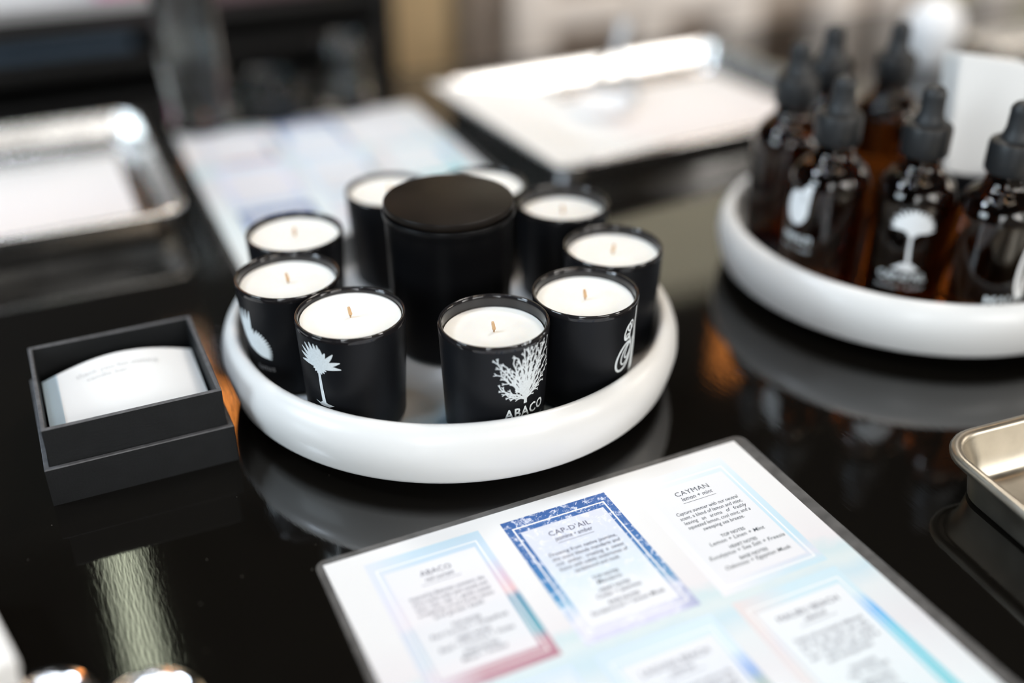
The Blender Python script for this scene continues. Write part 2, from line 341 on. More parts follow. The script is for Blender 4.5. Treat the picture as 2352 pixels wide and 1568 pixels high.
# ---- candle cups
def cup_parts(t, fill):
    k = U; bm = bmesh.new()
    D_ = .105; out = [(0, .0), (.74, 0)] + arc(.74, .16, .16, -90, -8, 6)[1:] + [(.915, .55), (.945, 1.2), (.97, 1.8), (.982, 1.94+D_)]
    lathe(bm, [(r*k, z*k) for r, z in out], 96, mi=0)
    lip = [(r, z+D_) for r, z in [(.982, 1.94), (.989, 1.98), (.989, 2.015), (.975, 2.045), (.955, 2.05), (.935, 2.04), (.918, 2.01), (.912, 1.96), (.91, 1.7), (.90, 1.3), (.0, 1.3)]]
    lathe(bm, [(r*k, z*k) for r, z in lip], 96, mi=1)
    o = fin('glass_cup', bm, [M['cup'], M['cup_in']], t, smooth=50)
    bm = bmesh.new(); w = 2.155-fill
    lathe(bm, [(.0, 1.32*k), (.898*k, 1.32*k), (.908*k, (w-.03)*k), (.893*k, (w+.0)*k), (.86*k, (w-.018)*k), (.6*k, (w-.022)*k), (.12*k, (w-.012)*k), (0, (w-.012)*k)], 96); fin('wax', bm, M['wax'], t)
    bm = bmesh.new(); tube(bm, [(0, 0, (w-.05)*k), (.004*k, 0, (w+.05)*k), (-.012*k, .004*k, (w+.14)*k), (-.02*k, .0, (w+.19)*k)], [.035*k, .034*k, .03*k, .024*k]); fin('wick', bm, M['wick'], t)
CUPS = {  # x, y, fill gap, wick offset
 'A': (-2.87, 17.04, .10), 'B': (-4.24, 18.49, .17), 'C': (-4.44, 20.45, .12), 'D': (-2.70, 22.65, .10), 'I': (-.68, 22.97, .10),
 'H': (1.10, 21.93, .28), 'G': (2.01, 19.77, .18), 'F': (1.345, 17.83, .17), 'E': (-.32, 16.76, .24)}
CLAB = {'A': 'black candle cup printed with a white palm tree, front left of the tray',
 'B': 'black candle cup with a half hidden fan shaped print, left of the palm cup',
 'C': 'plain looking black candle cup at the rear left of the tray, above the leftmost cup',
 'D': 'black candle cup close behind the left side of the tall lidded jar',
 'I': 'black candle cup almost hidden behind the right side of the tall lidded jar',
 'H': 'black candle cup with a low wax level just right of the tall lidded jar',
 'G': 'black candle cup at the far right edge of the candle tray',
 'F': 'black candle cup with a looping line flower print, right of the coral cup',
 'E': 'black candle cup printed with white coral and the word ABACO'}
crad = lambda z: .945+.035*(z+.95)
CO = {}
for k_, (x, y, g) in CUPS.items():
    t = thing('candle', CLAB[k_], 'candle', P(x, y, FLOORZ), R(random.uniform(0, 360)) if k_ not in 'ABEF' else 0, 'small black candles in a ring on the white tray')
    cup_parts(t, g); CO[k_] = t
# palm
def draw_palm(w, cx, top, h, s):
    cy = top-.50*s
    for a, l, wd, b in ((58, .40, .10, 25), (76, .46, .11, 14), (92, .47, .12, 8), (108, .50, .12, 4), (122, .52, .11, 4), (135, .52, .10, 8), (148, .50, .10, 12), (160, .46, .09, 18), (44, .44, .11, 4), (30, .44, .11, -8), (16, .42, .10, -12), (66, .36, .12, 0), (100, .40, .13, 0), (128, .40, .13, 0)):
        w.leaf(cx, cy, a, l*s*1.12, wd*s, b)
    for a in (200, 225, 250, 285, 310, 335): w.leaf(cx, cy+.02*s, a, .17*s, .07*s)
    w.poly([(cx+.1*s*math.cos(R(q)), cy+.02*s+.12*s*math.sin(R(q))) for q in range(0, 360, 30)])
    bot = top-h; w.stroke([(cx-.02*s, cy), (cx-.01*s, (cy+bot)/2), (cx+.02*s, bot+.03)], .055*s, .085*s)
    w.poly([(cx-.20*s, bot+.05*s), (cx-.08*s, bot+.02*s), (cx, bot+.09*s), (cx+.1*s, bot+.03*s), (cx+.24*s, bot), (cx+.12*s, bot-.05*s), (cx-.06*s, bot-.04*s)])
w = Wrap(crad, facing(*CUPS['A'][:2], -38)); draw_palm(w, -.02, -.20, 1.22, .90); w.done('printed_palm', M['print'], CO['A'], 'white printed palm tree')
# coral
w = Wrap(crad, facing(*CUPS['E'][:2], 36))
def twig(x, y, a, ln, wd, dep):
    ex = x+math.cos(R(a))*ln; ey = y+math.sin(R(a))*ln; w.stroke([(x, y), (ex, ey)], wd, wd*.85)
    if dep:
        for da in (random.uniform(14, 30), -random.uniform(14, 30)): twig(ex, ey, a+da, ln*random.uniform(.6, .8), wd*.88, dep-1)
TIPS = [(-.70, -.36), (-.60, -.62), (-.62, -.92), (-.44, -1.08), (-.50, -.45), (-.34, -.38), (-.22, -.30), (-.08, -.14), (.02, -.10), (.12, -.24), (.24, -.16), (.36, -.26), (.48, -.12), (.58, -.28), (.60, -.55), (.56, -.80), (.36, -1.0), (-.30, -.60), (-.14, -.5), (.10, -.5), (.30, -.5)]
for tx, ty in TIPS:
    tx = tx*.80 if tx < 0 else tx*.95; ty = ty*.96+.02
    x0, y0 = -.02, -1.15; n_ = 7; pts = [(x0, y0)]; bx_, by_ = (tx-x0), (ty-y0)
    for i in range(1, n_+1):
        f = i/n_; pts.append((x0+bx_*f**1.15+random.uniform(-.012, .012), y0+by_*f+random.uniform(-.008, .008)))
    w.stroke(pts, .036, .022)
    for i in range(2, n_+1):
        a = math.degrees(math.atan2(pts[i][1]-pts[i-1][1], pts[i][0]-pts[i-1][0]))
        for sg in (1, -1):
            if random.random() < .72: twig(pts[i][0], pts[i][1], a+sg*random.uniform(22, 40), random.uniform(.055, .085), .021, 1)
w.stroke([(-.02, -1.24), (-.02, -1.12), (-.01, -1.0)], .07, .05)
w.done('printed_coral', M['print'], CO['E'], 'white printed coral branch')
w = Wrap(crad, facing(*CUPS['E'][:2], 37)); w.text('ABACO', .28, 0, -1.50, spacing=1.08, bold=.006, width=.86); w.text('red currant', .13, .08, -1.68, shear=.3, width=.7)
w.done('lettering', M['print'], CO['E'], 'white ABACO lettering')
# line flower on F
w = Wrap(crad, facing(*CUPS['F'][:2], 62))
def loop(cx, cy, rx, ry, rot, wd, a0=0, a1=360):
    w.stroke([(cx+rx*math.cos(R(a))*math.cos(R(rot))-ry*math.sin(R(a))*math.sin(R(rot)), cy+rx*math.cos(R(a))*math.sin(R(rot))+ry*math.sin(R(a))*math.cos(R(rot))) for a in range(a0, a1+1, 12)], wd)
loop(-.16, -1.02, .30, .17, 62, .045); loop(-.10, -.98, .22, .11, 62, .03); loop(-.05, -.92, .16, .07, 62, .03)
loop(-.10, -.52, .16, .08, 70, .04); loop(-.02, -.42, .10, .07, 60, .035); loop(-.09, -.62, .06, .05, 0, .03)
w.stroke([(.20, -.05), (.16, -.5), (.14, -1.0), (.06, -1.55)], .05, .09); w.stroke([(.14, -.7), (.02, -.8), (-.02, -.66)], .04); w.stroke([(.16, -.5), (.2, -.9), (.14, -1.5)], .08, .1)
w.done('printed_flower', M['print'], CO['F'], 'pale line drawn flower print')
# fan on B
w = Wrap(crad, facing(*CUPS['B'][:2], -48))
for a in range(-30, 62, 8): w.leaf(-.12, -1.18, a+10, .46, .09)
for a in (100, 108, 116, 92, 124): w.leaf(-.14, -1.18, a, .80, .10, -6)
for a in (84, 76): w.leaf(-.14, -1.15, a, .42, .09)
w.done('printed_fan', M['print'], CO['B'], 'white printed fan shaped leaves')
w = Wrap(crad, facing(*CUPS['B'][:2], -38)); w.text('lotus', .17, 0, -1.60, spacing=1.1); w.done('lettering', M['print_soft'], CO['B'])
# ---- tall lidded jar
t = thing('lidded_candle_jar', 'tall black lidded candle jar in the middle of the ring of cups', 'candle', P(CX+.02, CY-.05, FLOORZ))
D_ = .105
k = U; bm = bmesh.new()
lathe(bm, [(r*k, z*k) for r, z in [(0, 0), (1.02, 0)] + arc(1.02, .16, .16, -90, 0, 6)[1:] + [(1.205, 1.0), (1.235, 2.0)] + [(r, z+D_) for r, z in [(1.255, 2.62), (1.275, 2.72), (1.295, 2.80), (1.300, 2.86), (1.285, 2.90), (1.25, 2.90), (1.2, 2.86), (0, 2.86)]]], 128)
fin('jar_body', bm, M['jar'], t, smooth=50)
bm = bmesh.new(); lathe(bm, [(r*k, (z+D_)*k) for r, z in [(0, 2.87), (1.19, 2.87), (1.19, 2.93), (1.255, 2.935), (1.268, 2.955), (1.268, 3.035), (1.255, 3.06), (1.22, 3.072), (0, 3.072)]], 128); fin('lid', bm, M['lid'], t, smooth=35)
# ---- dropper bottles
brad = lambda z: .86
def bottle(x, y, label):
    t = thing('dropper_bottle', label, 'bottle', P(x, y, FLOORZ), 0, 'amber dropper bottles on the white tray'); k = U
    bm = bmesh.new(); prof = [(0, .05), (.5, .03), (.72, 0)] + arc(.73, .13, .13, -90, 0, 6)[1:] + [(.86, 1.2), (.86, 2.30)] + [(.86*math.cos(R(q_)), 2.30+.74*math.sin(R(q_))) for q_ in range(7, 60, 7)] + [(.43, 3.03), (.42, 3.12)]
    prof = prof + [(.40, 3.22), (.37, 3.34), (.37, 3.42), (0, 3.42)]
    lathe(bm, [(r*k, z*k) for r, z in prof], 72); fin('bottle_glass', bm, M['amber'], t, smooth=60)
    bm = bmesh.new(); n = 72; rings = []
    for (r, z, rib) in ((.40, 3.24, 0), (.485, 3.24, 0), (.495, 3.28, 1), (.495, 3.80, 1), (.48, 3.87, 0), (.42, 3.91, 0), (.32, 3.92, 0)):
        rings.append([bm.verts.new(((r+(.012*(i % 2) if rib else 0))*k*math.cos(2*math.pi*i/n), (r+(.012*(i % 2) if rib else 0))*k*math.sin(2*math.pi*i/n), z*k)) for i in range(n)])
    for a, b in zip(rings, rings[1:]):
        for i in range(n): bm.faces.new((a[i], a[(i+1) % n], b[(i+1) % n], b[i]))
    bm.faces.new(rings[0]); bm.faces.new(rings[-1]); fin('cap', bm, M['cap'], t)
    bm = bmesh.new(); lathe(bm, [(r*k, z*k) for r, z in [(0, 3.91), (.32, 3.91), (.32, 3.95), (.28, 4.03), (.25, 4.15), (.24, 4.45)] + arc(.045, 4.49, .20, 0, 90, 7) + [(0, 4.69)]], 48); fin('rubber_bulb', bm, M['rubber'], t, smooth=60)
    return t
BOT = [(6.70, 25.30, 'amber dropper bottle at the far left of its tray, behind the lemon print bottle'),
       (7.85, 26.75, 'amber dropper bottle at the back of its tray, mostly hidden by the lemon print bottle'),
       (9.57, 27.12, 'amber dropper bottle at the back of the tray just left of the white paper cards'),
       (7.02, 22.70, 'amber dropper bottle with a white lemon print, front left of its tray'),
       (8.68, 22.00, 'amber dropper bottle with a white palm tree print at the middle front'),
       (10.10, 21.00, 'amber dropper bottle lettered MALIBU, cut by the right edge of the photo')]
BO = [bottle(*b) for b in BOT]
w = Wrap(brad, facing(BOT[3][0], BOT[3][1], -44))
w.poly([(.30*math.cos(R(a))*(1 if a < 180 else 1), -.28+.40*math.sin(R(a))) for a in range(0, 360, 15)]); w.poly([(.02, 0), (.30, -.20), (.33, .16), (.36, .26), (.26, .32), (.14, .22)])
w.done('printed_lemon', M['print_bright'], BO[3], 'white printed lemon')
w = Wrap(brad, facing(BOT[3][0], BOT[3][1], -40)); w.text('AMALFI', .24, 0, -1.06, bold=.006, width=.8); w.text('lemon + basil', .13, 0, -1.27, width=.8); w.done('lettering', M['print'], BO[3])
w = Wrap(brad, facing(BOT[4][0], BOT[4][1], 6)); draw_palm(w, .02, .10, 1.36, .92); w.poly([(-.30, -1.27), (-.1, -1.12), (.12, -1.12), (.3, -1.27)])
for a in range(0, 180, 14): w.leaf(.02, -.34, a, .46, .13)
w.done('printed_palm', M['print_bright'], BO[4], 'white printed palm tree')
w = Wrap(brad, facing(BOT[4][0], BOT[4][1], 4)); w.text('CAP-D\'AIL', .24, 0, -1.52, bold=.006, width=1.05); w.text('jasmine + amber', .13, 0, -1.72, width=1.05); w.done('lettering', M['print'], BO[4])
w = Wrap(brad, facing(BOT[5][0], BOT[5][1], 66))
def loopw(cx, cy, rx, ry, rot, wd): w.stroke([(cx+rx*math.cos(R(a))*math.cos(R(rot))-ry*math.sin(R(a))*math.sin(R(rot)), cy+rx*math.cos(R(a))*math.sin(R(rot))+ry*math.sin(R(a))*math.cos(R(rot))) for a in range(0, 361, 12)], wd)
loopw(0, -.65, .75, .26, 82, .10); loopw(0, -.65, .6, .14, 82, .04); loopw(0, -.65, .7, .04, 82, .03)
w.done('printed_surfboard', M['print_bright'], BO[5], 'white outlined surfboard print')
w = Wrap(brad, facing(BOT[5][0], BOT[5][1], 44)); w.text('MALIBU', .26, 0, -1.55, bold=.006, width=1.1); w.text('driftwood', .14, 0, -1.76, width=1.2); w.done('lettering', M['print'], BO[5])
# ---- black cup with paper cards
hx, hy = 10.75, 24.55
t = thing('card_holder', 'black round cup holding white paper cards between the bottles', 'cup', P(hx, hy, FLOORZ)); k = U
bm = bmesh.new(); lathe(bm, [(r*k, z*k) for r, z in [(0, 0), (.85, 0)] + arc(.85, .12, .12, -90, 0, 5)[1:] + [(1.05, 2.0), (1.05, 2.06), (1.0, 2.09), (.96, 2.05), (.90, .2), (0, .15)]], 72); fin('holder_cup', bm, M['cup'], t, smooth=50)
for i in range(6):
    bm = bmesh.new(); wv = .50; box(bm, -wv*k, wv*k, -.011*k, .011*k, 0, 4.45*k)
    for v in bm.verts:
        if v.co.z > .01: v.co.x *= 1.75; v.co.z += (v.co.x > 0)*(-.25*k)
    c = fin('paper_card', bm, M['paper'], None, P(hx-.02, hy-.44+i*.17, FLOORZ+.20), smooth=0, rot=(R(-3+i*1.2), R(2-i*.6), R(-3+i*.4)))
    tag(c, ['frontmost white paper card standing in the black cup' if i == 0 else 'white paper card standing in the black cup behind the frontmost one'][0], 'card', 'white paper cards in the black cup' if i else None)
# ------------------------------------------------------------------ sheet pans
def pan_mesh(w, d, h, m, parent):
    bm = bmesh.new(); loops = []; fl = .012; rr = .0036
    def lp(off, z, rad): return [(x-off if False else x, y, z) for x, y in [(px_*(1)+0, py_) for px_, py_ in [(off+a*(w-2*off)/w if False else a, b) for a, b in []]]]
    def ring(off, z, rad): return [(off+x, off+y, z) for x, y in rrect(w-2*off, d-2*off, rad)]
    seq = [(fl+.007, .0006, .018), (fl+.004, .0006, .020), (fl+.001, .0022, .022), (fl*.55+.004, h*.5, .024), (.0062, h-.006, .025), (.0045, h-.0058, .025)]
    for a in range(-90, 181, 30):                                    # rolled rim
        seq.append((rr-rr*math.cos(R(a)), h-rr+rr*math.sin(R(a)), .028-(rr-rr*math.cos(R(a)))*.6))
    seq += [(.0075, h-.0055, .0235), (fl*.55+.0055, h*.5, .0225), (fl+.003, .0040, .020), (fl+.007, .0018, .016), (fl+.009, .0018, .014)]
    for o, z, r_ in seq: loops.append(ring(o, z, r_))
    loft(bm, loops); return fin('pan_body', bm, m, parent, smooth=50)
def sheet_pan(label, loc, ang, w=.402, d=.300, h=.034, m=None):
    t = thing('sheet_pan', label, 'tray', (loc[0], loc[1], TT), ang, 'aluminium sheet pans'); pan_mesh(w, d, h, m or M['alu'], t); return t
def off(loc, ang, a, b): return (loc[0]+math.cos(ang)*a-math.sin(ang)*b, loc[1]+math.sin(ang)*a+math.cos(ang)*b)
pa = R(28.5); N = (.047, .988); sheet_pan('aluminium sheet pan at the back centre, lined with papers', N, pa)
pb = R(24.5); N2 = off((-.284, .893), pb, -.402, 0); sheet_pan('aluminium sheet pan cut by the left edge of the photo', N2, pb)
pc = R(21); N3 = off((.255, .548), pc, 0, -.300); sheet_pan('worn empty aluminium sheet pan cut by the right edge, nearest the camera', N3, pc, m=M['alu_worn'])
pd = R(25); q = at(2190, 78, .034); N4 = off((q.x, q.y), pd, 0, -.300); sheet_pan('aluminium sheet pan at the far right behind the white paper cards', N4, pd)
def flat(name, label, loc, ang, w, d, z, m, curl=None, cat='paper', th=.0004):
    bm = bmesh.new(); nx, ny = 16, 12; top = []; 
    for zz in (th, 0):
        g = [[bm.verts.new((w*i/nx, d*j/ny, zz+(curl(i/nx, j/ny) if curl else 0))) for i in range(nx+1)] for j in range(ny+1)]
        for j in range(ny):
            for i in range(nx): bm.faces.new((g[j][i], g[j][i+1], g[j+1][i+1], g[j+1][i]))
        top.append(g)
    A, B = top
    per = lambda g: [g[0][i] for i in range(nx)]+[g[j][nx] for j in range(ny)]+[g[ny][nx-i] for i in range(nx)]+[g[ny-j][0] for j in range(ny)]
    pA, pB = per(A), per(B)
    for i in range(len(pA)): j = (i+1) % len(pA); bm.faces.new((pA[i], pA[j], pB[j], pB[i]))
    o = fin(name, bm, m, None, (loc[0], loc[1], z), ang); return tag(o, label, cat)
blush = art('blush_print', [(0, (.86, .78, .74)), (.4, (.85, .80, .79)), (.8, (.84, .81, .79)), (1, (.80, .76, .72))], warp=.03, scale=8, length=-.26, coat=.0)
flat('paper_sheet', 'blush white paper sheet lying in the back centre sheet pan', off(N, pa, .125, .022), pa, .255, .235, TT+.0022, blush)
flat('paper_napkin', 'bright white paper folded over the left side of the back centre sheet pan', off(N, pa, -.004, -.002), pa, .150, .292, TT+.0040, M['paper'], curl=lambda u, v: .0318*max(max(0, 1-u*1.5), max(0, 1-v*3.0)*(1-u*.2), max(0, v*3.0-2)*(1-u*.9))**.8+.002*math.sin(u*6)*u*v*(1-v)*4)
flat('paper_sheet', 'blush white paper sheet lying in the left sheet pan', off(N2, pb, .05, .03), pb, .315, .215, TT+.0022, blush)
# clear scoop leaning on the far rim of the back pan
t = thing('scoop', 'grey clear scoop with its handle leaning over the rim of the back centre pan', 'scoop', (0, 0, 0)); bm = bmesh.new()
p0 = at(1255, 225, .010); p1 = at(1345, 205, .016); p2 = at(1385, 150, .036); p3 = at(1425, 112, .055)
p0 = off(N, pa, .195, .185); p1 = off(N, pa, .232, .215); p2 = off(N, pa, .252, .290); 
tube(bm, [(p0[0], p0[1], TT+.008), (p1[0], p1[1], TT+.010), (p2[0], p2[1], TT+.0405), (p2[0]+.012, p2[1]+.035, TT+.062)], [.004, .0042, .0045, .008], 12)
fin('handle', bm, mat('grey_clear_plastic', (0.45, .5, .55), .2), t)
bm = bmesh.new(); lathe(bm, [(0, .004), (.018, .0045), (.030, .008), (.034, .016), (.035, .016), (.0315, .0065), (.019, .003), (0, .0025)], 40, p0[0]-.025, p0[1]-.004, TT+.0008); fin('bowl', bm, M['white_ceramic'], t)
# ------------------------------------------------------------------ card box
bx_a = R(24.8); bx = thing('card_box', 'small square black card board box holding white cards', 'box', (-.2775, .5225, TT), bx_a)
def open_box(w, d, h, x, y, z, th, name, lab=None):
    bm = bmesh.new()
    def rg(o, zz): return [(x+o, y+o, zz), (x+w-o, y+o, zz), (x+w-o, y+d-o, zz), (x+o, y+d-o, zz)]
    loft(bm, [rg(0, z), rg(0, z+h-.0006), rg(.0005, z+h), rg(th-.0005, z+h), rg(th, z+h-.0006), rg(th, z+.002)])
    for f in bm.faces:
        if f.calc_center_median().z > z+h-.0007 and f.calc_area() < w*.003 and abs(f.normal.z) > .3: f.material_index = 1
    bm.normal_update()
    for f in bm.faces:
        if f.calc_center_median().z > z+h-.0008: f.material_index = 1
    o = fin(name, bm, [M['box'], M['edge']], bx, smooth=0); return o
open_box(.1125, .111, .0265, 0, 0, 0, .0032, 'outer_tray'); open_box(.1055, .1042, .049, .0035, .0035, .0033, .0026, 'inner_box')
def curl(u, v): return .0135*math.sin(math.pi*(.06+.84*u))*(.45+.55*v) - .0045
for i in range(5):
    o = flat('white_card', 'white card with a pale blue left band, topmost in the black box' if i == 4 else 'white card lying in the stack inside the black box, under the top card',
             off((-.2775, .5225), bx_a, .0075, .0075), bx_a, .0965, .0820, TT+.0365+i*.0009-.004, M['paper'], curl=curl, cat='card', th=.0003)
    if i < 4: o['group'] = 'cards stacked in the black box'
    else:
        bm = bmesh.new(); g = []
        for j in range(13):
            v = j/12; g.append([bm.verts.new((.0965*u, .082*v, .00045+curl(u, v))) for u in (0, .02, .04, .06, .08, .10)])
        for a, b in zip(g, g[1:]):
            for i2 in range(5): bm.faces.new((a[i2], a[i2+1], b[i2+1], b[i2]))
        s_ = fin('blue_band', bm, M['bluestrip'], o); s_['label'] = 'pale blue printed band'
        bm = bmesh.new(); text_into(bm, 'thank you for visiting', .007, .047, .0655, width=.052); text_into(bm, 'candle bar', .006, .040, .059, width=.026)
        bmesh.ops.triangulate(bm, faces=bm.faces)
        for v in bm.verts: v.co.z = .0006+curl(v.co.x/.0965, v.co.y/.08)
        fin('lettering', bm, M['faint'], o, smooth=0)
bm = bmesh.new(); box(bm, .0075, .0075+.094, .0075, .0075+.09, .0055, .0258); o = fin('foam_insert', bm, M['box'], bx)
# ------------------------------------------------------------------ laminated menus
SHA = R(25.418)
wtr = dict(
 abaco=[(0, (.50, .66, .76)), (.22, (.54, .64, .76)), (.40, (.66, .52, .62)), (.50, (.74, .50, .52)), (.56, (.14, .30, .44)), (.80, (.12, .36, .45)), (.88, (.50, .26, .32)), (1, (.44, .20, .26))],
 cap=[(0, (.012, .085, .30)), (.35, (.018, .13, .38)), (.60, (.03, .22, .48)), (.72, (.18, .42, .62)), (.84, (.72, .72, .82)), (1, (.62, .62, .78))],
 cay=[(0, (.74, .77, .82)), (.2, (.62, .74, .82)), (.75, (.50, .68, .78)), (.92, (.66, .68, .76)), (1, (.54, .70, .78))],
 mal=[(0, (.56, .72, .80)), (.2, (.60, .74, .80)), (.34, (.12, .42, .80)), (.5, (.12, .55, .72)), (1, (.10, .55, .62))],
 mid=[(0, (.62, .75, .88)), (.25, (.62, .75, .88)), (.38, (.15, .32, .70)), (.46, (.30, .42, .42)), (.7, (.28, .28, .26)), (1, (.1, .2, .45))],
 low=[(0, (.62, .72, .90)), (.4, (.7, .7, .85)), (1, (.5, .6, .8))])
mats_art = {
 'abaco': art('sunset_print', wtr['abaco'], scale=24, warp=.018, xmix=(.030, -.004, (.70, .72, .80))),
 'cap': art('sea_foam_print', wtr['cap'], foam=.75, scale=42, warp=.035, xmix=(.055, .09, (.05, .12, .36))),
 'cay': art('pale_sky_print', wtr['cay'], scale=24, warp=.02, xmix=(.050, .0, (.80, .79, .82))),
 'mal': art('surf_print', wtr['mal'], scale=30, warp=.02, xmix=(.035, .0, (.74, .66, .66))),
 'mid': art('coast_print', wtr['mid'], scale=30, warp=.02, xmix=(.045, .01, (.60, .72, .84))),
 'low': art('lilac_print', wtr['low'], scale=30, warp=.02)}
pan_mats = {
 'abaco': art('sunset_panel', wtr['abaco'], scale=24, warp=.018, mixwhite=.93),
 'cap': art('sea_panel', [(0, (.30, .34, .62)), (.3, (.38, .50, .74)), (.6, (.45, .70, .84)), (.8, (.80, .84, .88)), (1, (.85, .85, .9))], foam=.8, scale=34, warp=.04, mixwhite=.66),
 'cay': art('sky_panel', wtr['cay'], scale=24, mixwhite=.92), 'mal': art('surf_panel', [(0, (.9, .9, .9)), (.3, (.7, .85, .92)), (1, (.5, .8, .85))], scale=24, mixwhite=.72),
 'mid': art('coast_panel', [(0, (.9, .9, .92)), (.3, (.6, .72, .85)), (1, (.5, .5, .5))], scale=24, mixwhite=.72), 'low': art('lilac_panel', wtr['low'], mixwhite=.85)}
sheet_art = art('watercolour_sheet', [(0, (.77, .77, .77)), (.16, (.77, .765, .77)), (.235, (.75, .725, .745)), (.255, (.58, .70, .73)), (.275, (.67, .74, .75)), (.30, (.55, .69, .76)), (.34, (.71, .75, .77)), (.40, (.71, .71, .74)), (.6, (.80, .88, .90)), (1, (.86, .84, .80))], scale=22, warp=.006, length=.43, coat=.35)
def menu(label, TL, ang, seed, detail=True):
    """origin at the paper's top-left corner, x along its top edge, -y down the page"""
    t = thing('laminated_menu', label, 'menu', (TL[0], TL[1], TT), ang, 'laminated scent menus'); z0 = .0003
    bm = bmesh.new(); pts = [(x-.0045, y-.4365) for x, y in rrect(.2925, .441, .007)]
    loft(bm, [[(x, y, 0.00005) for x, y in pts], [(x, y, z0) for x, y in pts]]); o = fin('laminate', bm, M['plastic'], t); o['label'] = 'clear plastic laminate border'
    bm = bmesh.new(); box(bm, 0, .2794, -.4318, 0, z0+.00002, z0+.0002); fin('paper', bm, sheet_art, t, smooth=0)
    TXT = {
     'abaco': ('ABACO', 'red currant', ['Inspired by Bahamian summers, the', 'shore winds under pink sunsets and', 'warm  blue  with  a  gentle coastal', 'arrangement of red currant, lemon', 'and green basil.'], [('TOP NOTES', 'Red Currant + Grapefruit'), ('HEART NOTES', 'Basil + Coconut + Violet'), ('BASE NOTES', 'Musk + Amber')]),
     'cap': ("CAP-D'AIL", 'jasmine \u2022 amber', ['Drawing from native jasmine,', 'this scent blends mandarin and', 'rich  amber,  creating  a  sweet', 'fusion with subtle undertones of', 'sandalwood and musk.'], [('TOP NOTES', 'Mandarin'), ('HEART NOTES', 'Cedar + Jasmine'), ('BASE NOTES', 'Sandalwood + Sweet Musk')]),
     'cay': ('CAYMAN', 'lemon + mint', ['Capture summer with our neutral', 'scent, a blend of lemon and mint,', 'leaving   an   aroma   of   freshly', 'squeezed lemon, cool mint, and a', 'sweeping sea breeze.'], [('TOP NOTES', 'Lemon + Linen + Mint'), ('HEART NOTES', 'Eucalyptus + Sea Salt + Freesia'), ('BASE NOTES', 'Oakmoss + Egyptian Musk')]),
     'mal': ('MALIBU BEACH', 'oakwood', ['Sandy and sun kissed, driftwood', 'and  sea  salt  carry  the  tide', 'in  a  soft  blend  of  coastal', 'air, warm oak and a', 'quiet evening breeze.'], [('TOP NOTES', 'Oak + Sea Salt'), ('HEART NOTES', 'Driftwood'), ('BASE NOTES', 'Musk')]),
     'mid': ('LAGUNA BEACH', 'citrus', ['Bright citrus and salt air lift', 'this blend of orange and', 'soft  coastal  herbs  with', 'a clean finish.'], [('TOP NOTES', 'Orange'), ('HEART NOTES', 'Sage'), ('BASE NOTES', 'Musk')]),
     'low': ('BALI', 'orchid', ['Orchid and lotus drift over', 'warm sand in a soft blend', 'of coconut and musk.'], [('TOP NOTES', 'Lotus'), ('HEART NOTES', 'Orchid'), ('BASE NOTES', 'Musk')])}
    grid = [('abaco', .0205, .0100), ('cap', .1050, .0105), ('cay', .1900, .0115), ('low', .0205, .1255), ('mid', .1050, .1255), ('mal', .1900, .1240),
            ('cap', .0205, .2410), ('abaco', .1050, .2410), ('cay', .1900, .2410)]
    for n_, (key, u, v) in enumerate(grid):
        bm = bmesh.new(); W_, H_ = .0705, .1065; za = z0+.00026
        def q(x0, x1, y0, y1, z, mi):
            f = bm.faces.new([bm.verts.new(c) for c in ((x0, -y1, z), (x1, -y1, z), (x1, -y0, z), (x0, -y0, z))]); f.material_index = mi
        q(0, W_, 0, H_, za, 0)
        x0, x1, y0, y1, lw = .0043, W_-.0043, .0073, H_-.0052, .0010
        q(x0, x1, y0, y0+lw, za+.00003, 1); q(x0, x1, y1-lw, y1, za+.00003, 1); q(x0, x0+lw, y0+lw, y1-lw, za+.00003, 1); q(x1-lw, x1, y0+lw, y1-lw, za+.00003, 1)
        q(.0076, W_-.0074, .0122, H_-.0098, za+.00003, 2)
        c = fin('printed_card', bm, [mats_art[key], M['line'], pan_mats[key]], t, (u, -v, 0), smooth=0)
        c['label'] = {'abaco': 'pink and teal sunset framed scent card', 'cap': 'deep blue sea framed scent card', 'cay': 'very pale blue framed scent card', 'mal': 'pale blue scent card with bright blue right edge', 'mid': 'light blue framed scent card', 'low': 'lilac framed scent card'}[key]
        if not detail or n_ > 5: continue
        T = TXT[key]; zt = za+.00008; cx = .0355; bm = bmesh.new(); bi = .19
        tw = {'abaco': .0185, 'cap': .0272, 'cay': .0240, 'mal': .0400, 'mid': .0400, 'low': .016}[key]
        text_into(bm, T[0], .0058, cx, -.0225, spacing=1.05, z=zt, width=tw)
        text_into(bm, T[1], .0049, cx, -.0275, shear=bi, z=zt, bold=.000025, width=tw*.92 if key not in ('mal', 'mid', 'low') else .014)
        hw = .0118; f = bm.faces.new([bm.verts.new(p_) for p_ in ((cx-hw, -.0298, zt), (cx+hw, -.0298, zt), (cx+hw, -.0295, zt), (cx-hw, -.0295, zt))])
        for i, l in enumerate(T[2]):
            last = i == len(T[2])-1
            text_into(bm, l, .0041, cx, -.0385-i*.0043, shear=bi, z=zt, bold=.000025, width=(.029 if last else .044))
        for i, (h_, l) in enumerate(T[3]):
            yy = -.0650-i*.0102; text_into(bm, h_, .0034, cx, yy, bold=.00006, z=zt, width=.0166 if i == 0 else .019)
            text_into(bm, l, .0042, cx, yy-.0042, shear=bi, z=zt, bold=.000025)
        fin('lettering', bm, M['ink_green'] if key == 'cay' else M['ink'], c, smooth=0)
    return t
menu('laminated scent menu with a deep blue framed card, in the right foreground', (-.10656, .46941), SHA, 1)
menu('laminated scent menu lying blurred behind the candle tray', (-.3755, 1.168), R(23.8), 2, detail=False)
